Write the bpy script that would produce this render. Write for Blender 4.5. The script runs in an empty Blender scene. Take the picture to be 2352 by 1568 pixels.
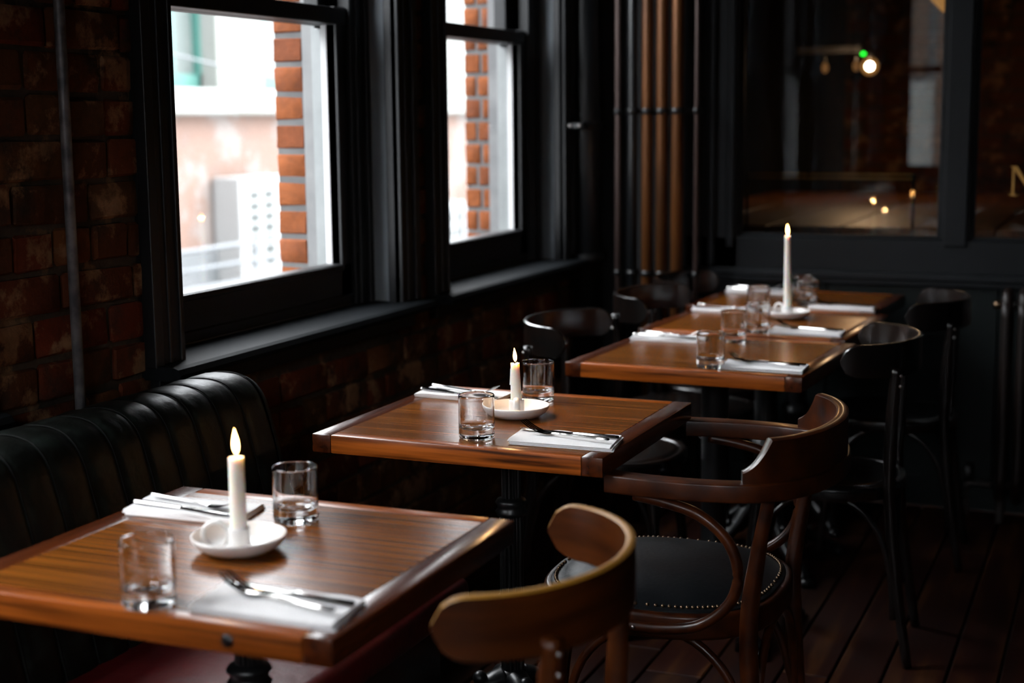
import bpy, bmesh, math, random
from mathutils import Vector, Matrix, noise
random.seed(7)
S = bpy.context.scene
COL = S.collection
PI = math.pi
# ------------------------------------------------------------------ camera
def rot_cam(yaw, pitch, roll):
    y, p, r = map(math.radians, (yaw, pitch, roll))
    fwd = Vector((-math.sin(y)*math.cos(p), math.cos(y)*math.cos(p), -math.sin(p)))
    right = Vector((math.cos(y), math.sin(y), 0)); up = right.cross(fwd)
    r2 = math.cos(r)*right + math.sin(r)*up
    u2 = -math.sin(r)*right + math.cos(r)*up
    M = Matrix((r2, u2, -fwd)).transposed().to_4x4()
    return M
cd = bpy.data.cameras.new('camera'); cam = bpy.data.objects.new('camera', cd); COL.objects.link(cam)
cam.matrix_world = Matrix.Translation((0, 0, 1.366)) @ rot_cam(22.694, 8.60, -.556)
cd.sensor_width = 36; cd.lens = 52.07; cd.clip_start = .05; cd.clip_end = 200
cd.dof.use_dof = True; cd.dof.focus_distance = 2.90; cd.dof.aperture_fstop = 2.6
S.camera = cam
# ------------------------------------------------------------------ sky, exposure
S.view_settings.view_transform = 'Standard'; S.view_settings.look = 'None'
S.view_settings.exposure = 1.0; S.view_settings.gamma = 1; S.view_settings.use_curve_mapping = False
SKY = 15.0
w = bpy.data.worlds.new('overcast_sky'); S.world = w; w.use_nodes = True
nt = w.node_tree; nt.nodes.clear()
out = nt.nodes.new('ShaderNodeOutputWorld'); bg = nt.nodes.new('ShaderNodeBackground')
tc = nt.nodes.new('ShaderNodeTexCoord'); sx = nt.nodes.new('ShaderNodeSeparateXYZ')
rp = nt.nodes.new('ShaderNodeValToRGB')   # overcast: brighter towards the zenith
rp.color_ramp.elements[0].position = 0.0; rp.color_ramp.elements[0].color = (.38, .40, .42, 1)
rp.color_ramp.elements[1].position = 1.0; rp.color_ramp.elements[1].color = (.96, 1.0, 1.04, 1)
nt.links.new(tc.outputs['Generated'], sx.inputs[0]); nt.links.new(sx.outputs['Z'], rp.inputs[0])
nt.links.new(rp.outputs[0], bg.inputs[0]); bg.inputs[1].default_value = SKY
nt.links.new(bg.outputs[0], out.inputs[0])
try:
    S.cycles.use_denoising = True
    S.cycles.max_bounces = 14; S.cycles.diffuse_bounces = 5; S.cycles.glossy_bounces = 6
    S.cycles.transmission_bounces = 12; S.cycles.transparent_max_bounces = 16
    S.cycles.sample_clamp_indirect = 6.0
    S.cycles.caustics_refractive = True; S.cycles.caustics_reflective = False; S.cycles.blur_glossy = 0.5
except Exception: pass
# ------------------------------------------------------------------ helpers
def tag(o, label=None, cat=None, group=None, kind=None):
    if label: o['label'] = label
    if cat: o['category'] = cat
    if group: o['group'] = group
    if kind: o['kind'] = kind
    return o
def empty(name, loc=(0, 0, 0), rz=0, **k):
    o = bpy.data.objects.new(name, None); COL.objects.link(o)
    o.location = loc; o.rotation_euler = (0, 0, rz); o.empty_display_size = .05
    return tag(o, **k)
def link(name, me, parent=None, loc=(0, 0, 0), rot=(0, 0, 0), scale=(1, 1, 1), **k):
    o = bpy.data.objects.new(name, me); COL.objects.link(o)
    if parent: o.parent = parent
    o.location = loc; o.rotation_euler = rot; o.scale = scale
    return tag(o, **k)
def mesh(name, bm, mat, smooth=False, auto=None):
    me = bpy.data.meshes.new(name); bmesh.ops.recalc_face_normals(bm, faces=bm.faces); bm.to_mesh(me); bm.free()
    for m in (mat if isinstance(mat, (list, tuple)) else [mat]): me.materials.append(m)
    if smooth:
        for p in me.polygons: p.use_smooth = True
        if auto:
            try: me.set_sharp_from_angle(angle=math.radians(auto))
            except Exception: pass
    return me
def obj(name, bm, mat, parent=None, smooth=False, auto=None, loc=(0, 0, 0), **k):
    return link(name, mesh(name, bm, mat, smooth, auto), parent, loc=loc, **k)
def copy_tree(o, parent=None):
    c = o.copy(); COL.objects.link(c); c.parent = parent
    for ch in list(o.children): copy_tree(ch, c)
    return c
def box(bm, x0, x1, y0, y1, z0, z1, bev=0, seg=1):
    vs = [bm.verts.new((x, y, z)) for x in (x0, x1) for y in (y0, y1) for z in (z0, z1)]
    fs = []
    for q in ((0,1,3,2),(4,6,7,5),(0,4,5,1),(2,3,7,6),(0,2,6,4),(1,5,7,3)): fs.append(bm.faces.new([vs[i] for i in q]))
    if bev:
        es = list({e for f in fs for e in f.edges})
        bmesh.ops.bevel(bm, geom=es, offset=bev, segments=seg, affect='EDGES', profile=.5)
    return bm
def B(x0, x1, y0, y1, z0, z1, bev=0, seg=1): return box(bmesh.new(), x0, x1, y0, y1, z0, z1, bev, seg)
def lathe(bm, prof, n=48, cap=True, center=(0, 0)):
    rings = []
    for r, z in prof:
        if r < 1e-6: rings.append([bm.verts.new((center[0], center[1], z))])
        else: rings.append([bm.verts.new((center[0]+r*math.cos(2*PI*i/n), center[1]+r*math.sin(2*PI*i/n), z)) for i in range(n)])
    for a, b in zip(rings, rings[1:]):
        if len(a) == 1 and len(b) == 1: continue
        for i in range(n):
            j = (i+1) % n
            if len(a) == 1: bm.faces.new((a[0], b[j], b[i]))
            elif len(b) == 1: bm.faces.new((a[i], a[j], b[0]))
            else: bm.faces.new((a[i], a[j], b[j], b[i]))
    return bm
def spline(pts, n=8, closed=False):
    P = [Vector(p) for p in pts]; o = []; N = len(P)
    rng = range(N if closed else N-1)
    for i in rng:
        if closed: a, b, c, d = P[i-1], P[i], P[(i+1) % N], P[(i+2) % N]
        else: a, b, c, d = P[max(i-1, 0)], P[i], P[i+1], P[min(i+2, N-1)]
        for k in range(n):
            t = k/n
            o.append(.5*((2*b)+(c-a)*t+(2*a-5*b+4*c-d)*t*t+(3*b-a-3*c+d)*t**3))
    if not closed: o.append(P[-1].copy())
    return o
def sweep(bm, path, prof, up=(0, 0, 1), closed=False):
    """prof: list of (side, up) pairs or function(i, t) giving it"""
    P = [Vector(p) for p in path]; N = len(P); up = Vector(up); rings = []
    for i in range(N):
        a = P[i-1] if (i or closed) else P[0]; b = P[(i+1) % N] if (i < N-1 or closed) else P[-1]
        t = (b-a).normalized(); s = t.cross(up)
        if s.length < 1e-4: s = t.cross(Vector((1, 0, 0)))
        s.normalize(); u = s.cross(t)
        pr = prof(i, i/(N-1)) if callable(prof) else prof
        rings.append([bm.verts.new(P[i]+s*x+u*z) for x, z in pr])
    M = len(rings[0])
    for i in range(N if closed else N-1):
        a, b = rings[i], rings[(i+1) % N]
        for j in range(M):
            k = (j+1) % M
            bm.faces.new((a[j], a[k], b[k], b[j]))
    if not closed:
        bm.faces.new(rings[0]); bm.faces.new(rings[-1][::-1])
    return bm
def circ(r, n=14, sy=1.0): return [(r*math.cos(2*PI*i/n), r*sy*math.sin(2*PI*i/n)) for i in range(n)]
def tube(bm, path, r, n=14, up=(0, 0, 1), closed=False):
    if callable(r): return sweep(bm, path, lambda i, t: circ(r(t), n), up, closed)
    if isinstance(r, (tuple, list)): return sweep(bm, path, lambda i, t: circ(r[0]+(r[1]-r[0])*t, n), up, closed)
    return sweep(bm, path, circ(r, n), up, closed)
def rrect(wd, h, r=.004, n=3):
    o = []
    for cx, cy, a0 in ((wd/2-r, h/2-r, 0), (-wd/2+r, h/2-r, PI/2), (-wd/2+r, -h/2+r, PI), (wd/2-r, -h/2+r, 1.5*PI)):
        for k in range(n+1):
            a = a0+PI/2*k/n; o.append((cx+r*math.cos(a), cy+r*math.sin(a)))
    return o
# ------------------------------------------------------------------ materials
def mat(name, col, rough=.5, metal=0, spec=.5, noise_s=None, col2=None, col3=None, stretch=(1, 1, 1), bump=0, bump_s=None,
        coat=0, coat_r=.1, rand=0, detail=6, p0=.35, p1=.65, sss=0, rough_var=0):
    m = bpy.data.materials.new(name); m.use_nodes = True; n = m.node_tree; b = n.nodes['Principled BSDF']
    b.inputs['Roughness'].default_value = rough; b.inputs['Metallic'].default_value = metal
    b.inputs['Specular IOR Level'].default_value = spec
    b.inputs['Base Color'].default_value = (*col, 1)
    b.inputs['Coat Weight'].default_value = coat; b.inputs['Coat Roughness'].default_value = coat_r
    if sss:
        b.inputs['Subsurface Weight'].default_value = sss; b.inputs['Subsurface Radius'].default_value = (1, .6, .35)
        b.inputs['Subsurface Scale'].default_value = .012
    if noise_s or bump:
        t = n.nodes.new('ShaderNodeTexCoord'); mp = n.nodes.new('ShaderNodeMapping'); mp.inputs['Scale'].default_value = stretch
        n.links.new(t.outputs['Object'], mp.inputs[0])
        oi = n.nodes.new('ShaderNodeObjectInfo')
        vm = n.nodes.new('ShaderNodeVectorMath'); vm.operation = 'ADD'
        cm = n.nodes.new('ShaderNodeMath'); cm.operation = 'MULTIPLY'; cm.inputs[1].default_value = 37.0
        n.links.new(oi.outputs['Random'], cm.inputs[0]); n.links.new(mp.outputs[0], vm.inputs[0]); n.links.new(cm.outputs[0], vm.inputs[1])
        ns = n.nodes.new('ShaderNodeTexNoise'); ns.inputs['Scale'].default_value = noise_s or bump_s; ns.inputs['Detail'].default_value = detail
        n.links.new(vm.outputs[0], ns.inputs['Vector'])
    if noise_s and col2:
        r = n.nodes.new('ShaderNodeValToRGB'); r.color_ramp.elements[0].position = p0; r.color_ramp.elements[1].position = p1
        r.color_ramp.elements[0].color = (*col, 1); r.color_ramp.elements[1].color = (*col2, 1)
        if col3:
            e = r.color_ramp.elements.new((p0+p1)/2); e.color = (*col3, 1)
        n.links.new(ns.outputs['Fac'], r.inputs[0]); src = r.outputs[0]
        if rand:
            hs = n.nodes.new('ShaderNodeHueSaturation'); mr = n.nodes.new('ShaderNodeMapRange')
            mr.inputs['To Min'].default_value = 1-rand; mr.inputs['To Max'].default_value = 1+rand
            n.links.new(oi.outputs['Random'], mr.inputs[0]); n.links.new(mr.outputs[0], hs.inputs['Value']); n.links.new(src, hs.inputs['Color'])
            src = hs.outputs[0]
        n.links.new(src, b.inputs['Base Color'])
    if rough_var:
        mr = n.nodes.new('ShaderNodeMapRange'); mr.inputs['To Min'].default_value = max(.02, rough-rough_var); mr.inputs['To Max'].default_value = rough+rough_var
        n.links.new(ns.outputs['Fac'], mr.inputs[0]); n.links.new(mr.outputs[0], b.inputs['Roughness'])
    if bump:
        ns2 = n.nodes.new('ShaderNodeTexNoise'); ns2.inputs['Scale'].default_value = bump_s or noise_s; ns2.inputs['Detail'].default_value = 8
        n.links.new(vm.outputs[0], ns2.inputs['Vector'])
        bp = n.nodes.new('ShaderNodeBump'); bp.inputs['Strength'].default_value = bump; bp.inputs['Distance'].default_value = .004
        n.links.new(ns2.outputs['Fac'], bp.inputs['Height']); n.links.new(bp.outputs[0], b.inputs['Normal'])
    return m
def emit(name, col, st):
    m = bpy.data.materials.new(name); m.use_nodes = True; n = m.node_tree; n.nodes.clear()
    o = n.nodes.new('ShaderNodeOutputMaterial'); e = n.nodes.new('ShaderNodeEmission'); e.inputs[0].default_value = (*col, 1); e.inputs[1].default_value = st
    n.links.new(e.outputs[0], o.inputs[0]); return m
def pane_mat(name, mult=1.7, rough=0.0, tint=(1, 1, 1)):
    m = bpy.data.materials.new(name); m.use_nodes = True; n = m.node_tree; n.nodes.clear()
    o = n.nodes.new('ShaderNodeOutputMaterial'); mx = n.nodes.new('ShaderNodeMixShader'); tr = n.nodes.new('ShaderNodeBsdfTransparent')
    tr.inputs[0].default_value = (*tint, 1)
    gl = n.nodes.new('ShaderNodeBsdfGlossy'); gl.inputs['Roughness'].default_value = rough
    fr = n.nodes.new('ShaderNodeFresnel'); gm = n.nodes.new('ShaderNodeNewGeometry'); ir = n.nodes.new('ShaderNodeMapRange')   # keeps both faces of the thin pane at the same index
    ir.inputs['To Min'].default_value = 1.5; ir.inputs['To Max'].default_value = 1/1.5; n.links.new(gm.outputs['Backfacing'], ir.inputs[0]); n.links.new(ir.outputs[0], fr.inputs[0]); mu = n.nodes.new('ShaderNodeMath'); mu.operation = 'MULTIPLY'; mu.use_clamp = True
    mu.inputs[1].default_value = mult
    n.links.new(fr.outputs[0], mu.inputs[0]); n.links.new(mu.outputs[0], mx.inputs[0]); n.links.new(tr.outputs[0], mx.inputs[1]); n.links.new(gl.outputs[0], mx.inputs[2])
    n.links.new(mx.outputs[0], o.inputs[0]); return m
def glass_mat():
    m = bpy.data.materials.new('clear_glass'); m.use_nodes = True; b = m.node_tree.nodes['Principled BSDF']
    b.inputs['Transmission Weight'].default_value = 1; b.inputs['Roughness'].default_value = 0.0; b.inputs['IOR'].default_value = 1.5
    b.inputs['Base Color'].default_value = (.97, .98, .98, 1); return m
def brick_mat(name, cols, stain, soot, stain_lo=.56, bright=1.0, stain_s=9.0):
    m = bpy.data.materials.new(name); m.use_nodes = True; n = m.node_tree; b = n.nodes['Principled BSDF']; L = n.links.new
    b.inputs['Roughness'].default_value = .85; b.inputs['Specular IOR Level'].default_value = .25
    t = n.nodes.new('ShaderNodeTexCoord'); oi = n.nodes.new('ShaderNodeObjectInfo')
    g = n.nodes.new('ShaderNodeNewGeometry')
    r = n.nodes.new('ShaderNodeValToRGB'); els = r.color_ramp.elements
    els[0].position = 0; els[0].color = (*cols[0], 1); els[1].position = 1; els[1].color = (*cols[-1], 1)
    for i, c in enumerate(cols[1:-1]): e = els.new((i+1)/(len(cols)-1)); e.color = (*c, 1)
    L(oi.outputs['Random'], r.inputs[0])
    def nz(sc, det, lo, hi, seed):
        mp = n.nodes.new('ShaderNodeMapping'); mp.inputs['Location'].default_value = (seed, seed*2, seed*3)
        L(g.outputs['Position'], mp.inputs[0])
        a = n.nodes.new('ShaderNodeTexNoise'); a.inputs['Scale'].default_value = sc; a.inputs['Detail'].default_value = det; a.inputs['Roughness'].default_value = .65
        L(mp.outputs[0], a.inputs['Vector'])
        q = n.nodes.new('ShaderNodeMapRange'); q.inputs['From Min'].default_value = lo; q.inputs['From Max'].default_value = hi
        L(a.outputs['Fac'], q.inputs[0]); return q.outputs[0], a.outputs['Fac']
    f1, _ = nz(stain_s, 9, stain_lo, stain_lo+.07, 3.1); f2, _ = nz(6, 5, .5, .68, 8.7); f3, raw = nz(40, 8, .3, .8, 1.3)
    mx = n.nodes.new('ShaderNodeMixRGB'); mx.inputs[2].default_value = (*soot, 1); L(r.outputs[0], mx.inputs[1]); L(f2, mx.inputs[0])
    m2 = n.nodes.new('ShaderNodeMixRGB'); m2.inputs[2].default_value = (*stain, 1); L(mx.outputs[0], m2.inputs[1]); L(f1, m2.inputs[0])
    m3 = n.nodes.new('ShaderNodeMixRGB'); m3.blend_type = 'MULTIPLY'; m3.inputs[0].default_value = .6; L(m2.outputs[0], m3.inputs[1])
    mr = n.nodes.new('ShaderNodeMapRange'); mr.inputs['To Min'].default_value = .45; mr.inputs['To Max'].default_value = 1.2; L(f3, mr.inputs[0]); L(mr.outputs[0], m3.inputs[2])
    L(m3.outputs[0], b.inputs['Base Color'])
    bp = n.nodes.new('ShaderNodeBump'); bp.inputs['Strength'].default_value = .8; bp.inputs['Distance'].default_value = .006; L(raw, bp.inputs['Height']); L(bp.outputs[0], b.inputs['Normal'])
    return m
M = {}
M['brick_in'] = brick_mat('old_brick', [(.085, .026, .007), (.11, .031, .007), (.15, .020, .005), (.09, .037, .011), (.18, .058, .014)], (.28, .145, .07), (.028, .020, .013), .53)
M['mortar_in'] = brick_mat('old_mortar', [(.060, .043, .030), (.08, .055, .036)], (.20, .115, .058), (.012, .010, .007), .55)
M['brick_out'] = brick_mat('orange_brick', [(.14, .036, .008), (.16, .042, .009), (.17, .047, .011), (.125, .033, .010)], (.16, .075, .035), (.12, .035, .014), .62)
M['mortar_out'] = mat('pale_mortar', (.060, .059, .060), .9, noise_s=12, col2=(.085, .083, .082))
M['blackpaint'] = mat('charcoal_paint', (.0055, .0058, .0066), .45, spec=.35, noise_s=6, col2=(.007, .0074, .0085), bump=.05, bump_s=60, rough_var=.06)
M['jambpaint'] = mat('lit_jamb_paint', (.18, .20, .22), .6, spec=.2, noise_s=5, col2=(.22, .245, .265), bump=.05, bump_s=50)  # window light caught by the jambs is put into this paler colour
M['sillpaint'] = mat('sill_paint', (.0065, .0075, .0085), .65, spec=.05, noise_s=5, col2=(.0088, .010, .0112), bump=.05, bump_s=50)
M['lit_bead'] = mat('lit_bead_white', (.5, .5, .5), .6)  # bright strip painted in where the outer glazing bead catches daylight
M['greyjamb'] = mat('weathered_jamb', (.10, .10, .102), .8, noise_s=9, col2=(.14, .14, .14))
M['whitepaint'] = mat('outer_paint', (.14, .15, .15), .5, noise_s=9, col2=(.18, .19, .19))
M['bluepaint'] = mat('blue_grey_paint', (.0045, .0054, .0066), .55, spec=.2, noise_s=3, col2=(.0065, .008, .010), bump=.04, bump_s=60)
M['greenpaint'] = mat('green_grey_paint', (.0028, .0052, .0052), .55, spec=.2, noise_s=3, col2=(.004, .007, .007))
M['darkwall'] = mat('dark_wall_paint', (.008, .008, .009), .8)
M['ceil'] = mat('dark_ceiling', (.012, .011, .010), .9)
M['wood_top'] = mat('tabletop_wood', (.045, .0120, .0014), .25, noise_s=2.2, col2=(.215, .066, .0080), col3=(.125, .036, .0044), spec=.16, stretch=(.8, 54, 54), p0=.30, p1=.70, coat=0, coat_r=.2, bump=.05, bump_s=5, detail=7)
M['wood_end'] = mat('endboard_wood', (.024, .005, .0012), .24, noise_s=2.2, col2=(.080, .016, .0028), spec=.3, stretch=(26, 1.4, 26), p0=.3, p1=.7, coat=.25, coat_r=.2, bump=.05, bump_s=5)
M['wood_lip'] = mat('edge_wood', (.035, .007, .001), .28, noise_s=2.0, col2=(.36, .085, .010), col3=(.22, .050, .006), spec=.3, stretch=(1.8, 70, 46), p0=.32, p1=.62, coat=0, detail=9)
M['chairwood'] = mat('bentwood_brown', (.012, .0024, .0005), .36, noise_s=1.6, col2=(.085, .020, .0026), spec=.22, stretch=(3, 3, 22), p0=.3, p1=.75, coat=.12, coat_r=.18, bump=.04, bump_s=6)
M['chairedge'] = mat('lit_ply_edge', (.24, .10, .006), .5, noise_s=4, col2=(.32, .14, .010))  # lighter ply edge, with light reflected off the top rim mixed into the colour
M['armwood'] = mat('worn_red_wood', (.009, .0016, .0005), .34, noise_s=1.8, col2=(.060, .0130, .0019), spec=.28, stretch=(14, 14, 14), p0=.3, p1=.75, coat=.18, coat_r=.15, bump=.08, bump_s=8)
M['wornedge'] = mat('worn_grey_edge', (.022, .022, .020), .35, noise_s=40, col2=(.05, .046, .042), coat=.4)
M['blackwood'] = mat('black_stained_wood', (.0016, .0013, .0012), .25, noise_s=2, col2=(.0045, .0022, .0015), stretch=(4, 4, 14), coat=.4, coat_r=.15)
M['leather'] = mat('black_leather', (.0050, .0058, .0068), .42, spec=.28, noise_s=14, col2=(.0085, .0095, .011), bump=.18, bump_s=90, rough_var=.08)
M['greenleather'] = mat('dark_green_leather', (.0020, .0027, .0020), .47, noise_s=26, col2=(.0070, .0105, .0085), spec=.25, p0=.5, p1=.62, bump=.35, bump_s=70, detail=12)
M['redleather'] = mat('dark_red_leather', (.085, .0030, .0036), .40, noise_s=8, col2=(.13, .0050, .006), bump=.25, bump_s=60)
M['nail'] = mat('brass_nail', (.20, .13, .08), .3, metal=1)
M['iron'] = mat('black_cast_iron', (.0030, .0030, .0033), .36, noise_s=30, col2=(.006, .006, .0065), bump=.15, bump_s=60)
M['steel'] = mat('cutlery_steel', (.32, .31, .30), .10, metal=1, rough_var=0)
M['screw'] = mat('screw_steel', (.45, .42, .40), .35, metal=1)
M['ceramic'] = mat('white_glaze', (.78, .76, .74), .22, spec=.5, noise_s=60, col2=(.72, .70, .68), p0=.6, p1=.8, coat=.3)
M['wax'] = mat('white_wax', (.88, .86, .79), .45, sss=.7)
M['wick'] = mat('burnt_wick', (.01, .008, .007), .9)
M['paper'] = mat('white_napkin', (.80, .79, .79), .85, spec=.2, noise_s=300, col2=(.76, .75, .75), bump=.15, bump_s=350)
M['glass'] = glass_mat()
M['pane'] = pane_mat('window_glass', 1.0)
M['mirrorpane'] = pane_mat('partition_glass', 1.0, tint=(.85, .85, .85))
M['copper'] = mat('aged_copper', (.16, .055, .012), .45, metal=.5, noise_s=5, col2=(.08, .028, .007), stretch=(1, 1, .3))
M['greypipe'] = mat('galvanised_steel', (.05, .05, .055), .5, metal=.3, noise_s=30, col2=(.15, .14, .14), bump=.1, bump_s=80)
M['pinkpipe'] = mat('dull_bronze', (.07, .045, .04), .45, metal=.5)
M['blackpipe'] = mat('black_gloss_pipe', (.0045, .005, .0058), .35, coat=.1)
M['floorwood'] = mat('worn_red_boards', (.0075, .0011, .0004), .65, spec=.12, noise_s=2.0, col2=(.048, .016, .0035), col3=(.015, .0024, .0007), stretch=(12, 1.2, 6), p0=.25, p1=.75, rand=.35, bump=.12, bump_s=9)
M['subfloor'] = mat('gap_dirt', (.004, .003, .003), .95)
M['radiator'] = mat('brown_radiator_paint', (.009, .0035, .002), .45)
M['brass'] = mat('polished_brass', (.45, .22, .05), .35)
M['gold'] = mat('gold_leaf', (.42, .22, .05), .45, metal=.4)
M['bulb'] = emit('lamp_bulb', (1, .78, .50), 26)
M['dimbulb'] = emit('dim_bulb', (1, .45, .15), .10)
hm = bpy.data.materials.new('lamp_halo_glow'); hm.use_nodes = True; n_ = hm.node_tree; n_.nodes.clear(); o_ = n_.nodes.new('ShaderNodeOutputMaterial'); a_ = n_.nodes.new('ShaderNodeMixShader'); a_.inputs[0].default_value = .35
t_ = n_.nodes.new('ShaderNodeBsdfTransparent'); e_ = n_.nodes.new('ShaderNodeEmission'); e_.inputs[0].default_value = (1, .45, .12, 1); e_.inputs[1].default_value = .35
n_.links.new(t_.outputs[0], a_.inputs[1]); n_.links.new(e_.outputs[0], a_.inputs[2]); n_.links.new(a_.outputs[0], o_.inputs[0]); M['lamp_halo'] = hm  # orange halo round the lamp, drawn as a dim glowing shell
M['led'] = emit('green_led', (.02, 1, .04), 2.2)
M['shade'] = emit('lit_amber_shade', (.55, .24, .03), .35)
M['counterwood'] = mat('counter_wood', (.05, .016, .004), .45, noise_s=2, col2=(.16, .055, .014), stretch=(22, 1.5, 10))
M['plastic'] = mat('grey_batten', (.018, .018, .02), .7, spec=.2)
def flame_mat():
    m = bpy.data.materials.new('flame'); m.use_nodes = True; n = m.node_tree; n.nodes.clear(); L = n.links.new
    o = n.nodes.new('ShaderNodeOutputMaterial'); e = n.nodes.new('ShaderNodeEmission'); t = n.nodes.new('ShaderNodeTexCoord'); s = n.nodes.new('ShaderNodeSeparateXYZ')
    r = n.nodes.new('ShaderNodeValToRGB'); L(t.outputs['Generated'], s.inputs[0]); L(s.outputs['Z'], r.inputs[0])
    r.color_ramp.elements[0].position = 0; r.color_ramp.elements[0].color = (.35, .10, .03, 1)
    r.color_ramp.elements[1].position = .22; r.color_ramp.elements[1].color = (1, .44, .11, 1)
    L(r.outputs[0], e.inputs[0]); e.inputs[1].default_value = 22; L(e.outputs[0], o.inputs[0]); return m
M['flame'] = flame_mat()
# exterior
M['ext_white'] = mat('white_render', (.160, .163, .155), .8, noise_s=2, col2=(.135, .14, .125))
M['ext_pink'] = brick_mat('washed_pink_brick', [(.135, .085, .066), (.145, .095, .075), (.15, .092, .071)], (.155, .13, .118), (.13, .092, .078), .5, stain_s=2.5)
M['ext_teal'] = mat('teal_timber', (.030, .098, .082), .5)
M['ext_glass'] = mat('far_window_glass', (.055, .070, .066), .4, noise_s=1.5, col2=(.10, .105, .10))
M['ext_grey'] = mat('grey_street', (.065, .07, .072), .8, noise_s=2, col2=(.09, .092, .095))
M['ext_rail'] = mat('street_rail', (.07, .075, .08), .5)
M['ac_white'] = mat('condenser_white', (.17, .17, .168), .5)
M['ac_dark'] = mat('condenser_slot', (.010, .014, .012), .6)

# ------------------------------------------------------------------ geometry constants
XW, YB, YR, XR, ZC = -1.90, 5.24, -1.80, 3.2, 2.95
XO = -2.25                                           # outer brick face
WINS = [(-1.45, -.35), (.77, 1.965), (2.63, 3.715), (3.99, 5.015)]     # openings in the window wall; first one unseen, added for frontal light
SZ, HZ = .855, 2.45                                   # sill board top, head

# walls as solid boxes around the openings
wl = bmesh.new()
edges = [YR-.3]+[v for ab in WINS for v in ab]+[YB+.3]
for k in range(0, len(edges), 2): box(wl, XO+.004, XW-.010, edges[k], edges[k+1], -3.2, ZC+.8)
for a, b in WINS:
    box(wl, XO+.004, XW-.010, a, b, -3.2, SZ-.03); box(wl, XO+.004, XW-.010, a, b, HZ, ZC+.8)
wall_left = obj('wall_left', wl, M['mortar_in'], kind='structure')
# ---- interior bricks
def brick_mesh(L, D, H, seed, m, j=.003):
    rnd = random.Random(seed); bm = B(0, D, 0, L, 0, H, .005)
    for v in bm.verts:
        v.co += Vector((rnd.uniform(-j, j)*.8, rnd.uniform(-j, j), rnd.uniform(-j, j)*.8))
    return mesh('brick', bm, m, True, 40)
PITCH = .0835; BH = .072
stre = [brick_mesh(.213, .030, BH, s, M['brick_in']) for s in range(5)]
head = [brick_mesh(.102, .030, BH, 20+s, M['brick_in']) for s in range(4)]
stuff = bmesh.new(); nb = 0
def in_window(y0, y1, z):
    for a, b in WINS:
        if y1 > a-.005 and y0 < b+.005 and z+BH > SZ-.05 and z < HZ+.02: return (a, b)
    return None
def clip(y0, y1, z):
    """pieces of a brick run [y0,y1] outside the openings"""
    w_ = in_window(y0, y1, z)
    if not w_: return [(y0, y1)]
    o = []
    if y0 < w_[0]-.03: o.append((y0, w_[0]-.006))
    if y1 > w_[1]+.03: o.append((w_[1]+.006, y1))
    return o
rnd = random.Random(3)
row = 0; z = .004
while z < 2.85:
    hdr = (row % 3 == 1)
    y = YR + (0 if row % 2 else .056) + rnd.uniform(-.02, .02)
    while y < YB-.01:
        Lh = .102 if hdr else .213
        if rnd.random() < .08: Lh = .102
        y1 = min(y+Lh, YB-.005)
        for a, b in clip(y, y1, z):
            L_ = b-a
            vis = (.38 < z < 1.78 and a > 1.42) and not (z < .62 and a < 2.3)
            if vis and nb < 296:
                src = (head if L_ < .15 else stre)[rnd.randrange(4)]; base = .102 if L_ < .15 else .213
                link('brick', src, wall_left, loc=(XW-.030+rnd.uniform(-.004, .003), a, z+rnd.uniform(-.003, .003)), rot=(rnd.uniform(-.012, .012), 0, rnd.uniform(-.01, .01)), scale=(1, L_/base, rnd.uniform(.93, 1.03)))
                nb += 1
            elif L_ > .01:
                box(stuff, XW-.03, XW+rnd.uniform(-.004, .002), a, b, z, z+BH, .004)
        y = y1+.011
    z += PITCH; row += 1
obj('brickwork', stuff, M['brick_in'], wall_left, kind='stuff')
# ---- outer reveal bricks at the far jamb of each window, plus plain outer facing
for wi, (a, b) in enumerate(WINS):
    yj = b-.058; z = .80; r_ = 0
    hb = [brick_mesh(.112, .100, .068, 50+s, M['brick_out'], .002) for s in range(3)] if wi == 0 else hb
    hb2 = [brick_mesh(.112, .046, .068, 60+s, M['brick_out'], .002) for s in range(3)] if wi == 0 else hb2
    while z < 2.5:
        wdt = (.094, .046)[r_ % 2]
        if wi == 3:      # the far window shows a header beside a closer in turn
            xs = [(XO, .060), (XO+.070, .036)] if r_ % 2 else [(XO, .044), (XO+.052, .054)]
            for x0, dx in xs: link('brick', hb[r_ % 3], wall_left, loc=(x0, yj, z), scale=(dx/.1, 1, 1))
        else:
            link('brick', hb[r_ % 3], wall_left, loc=(XO+rnd.uniform(-.002, .002), yj+rnd.uniform(0, .003), z), scale=(.094/.1, 1, 1))
        z += .0805; r_ += 1
    bm = B(XO+.005, XO+.155, yj+.004, b+.02, .78, 2.5); obj('mortar_jamb', bm, M['mortar_out'], wall_left)
    bm = B(XO+.005, XO+.155, a-.02, a+.054, .78, 2.5); obj('mortar_jamb', bm, M['mortar_out'], wall_left)
    bm = B(XO-.06, XO+.17, a-.05, b+.05, .72, .80, .01); obj('stone_ledge', bm, M['mortar_out'], wall_left)

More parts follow.
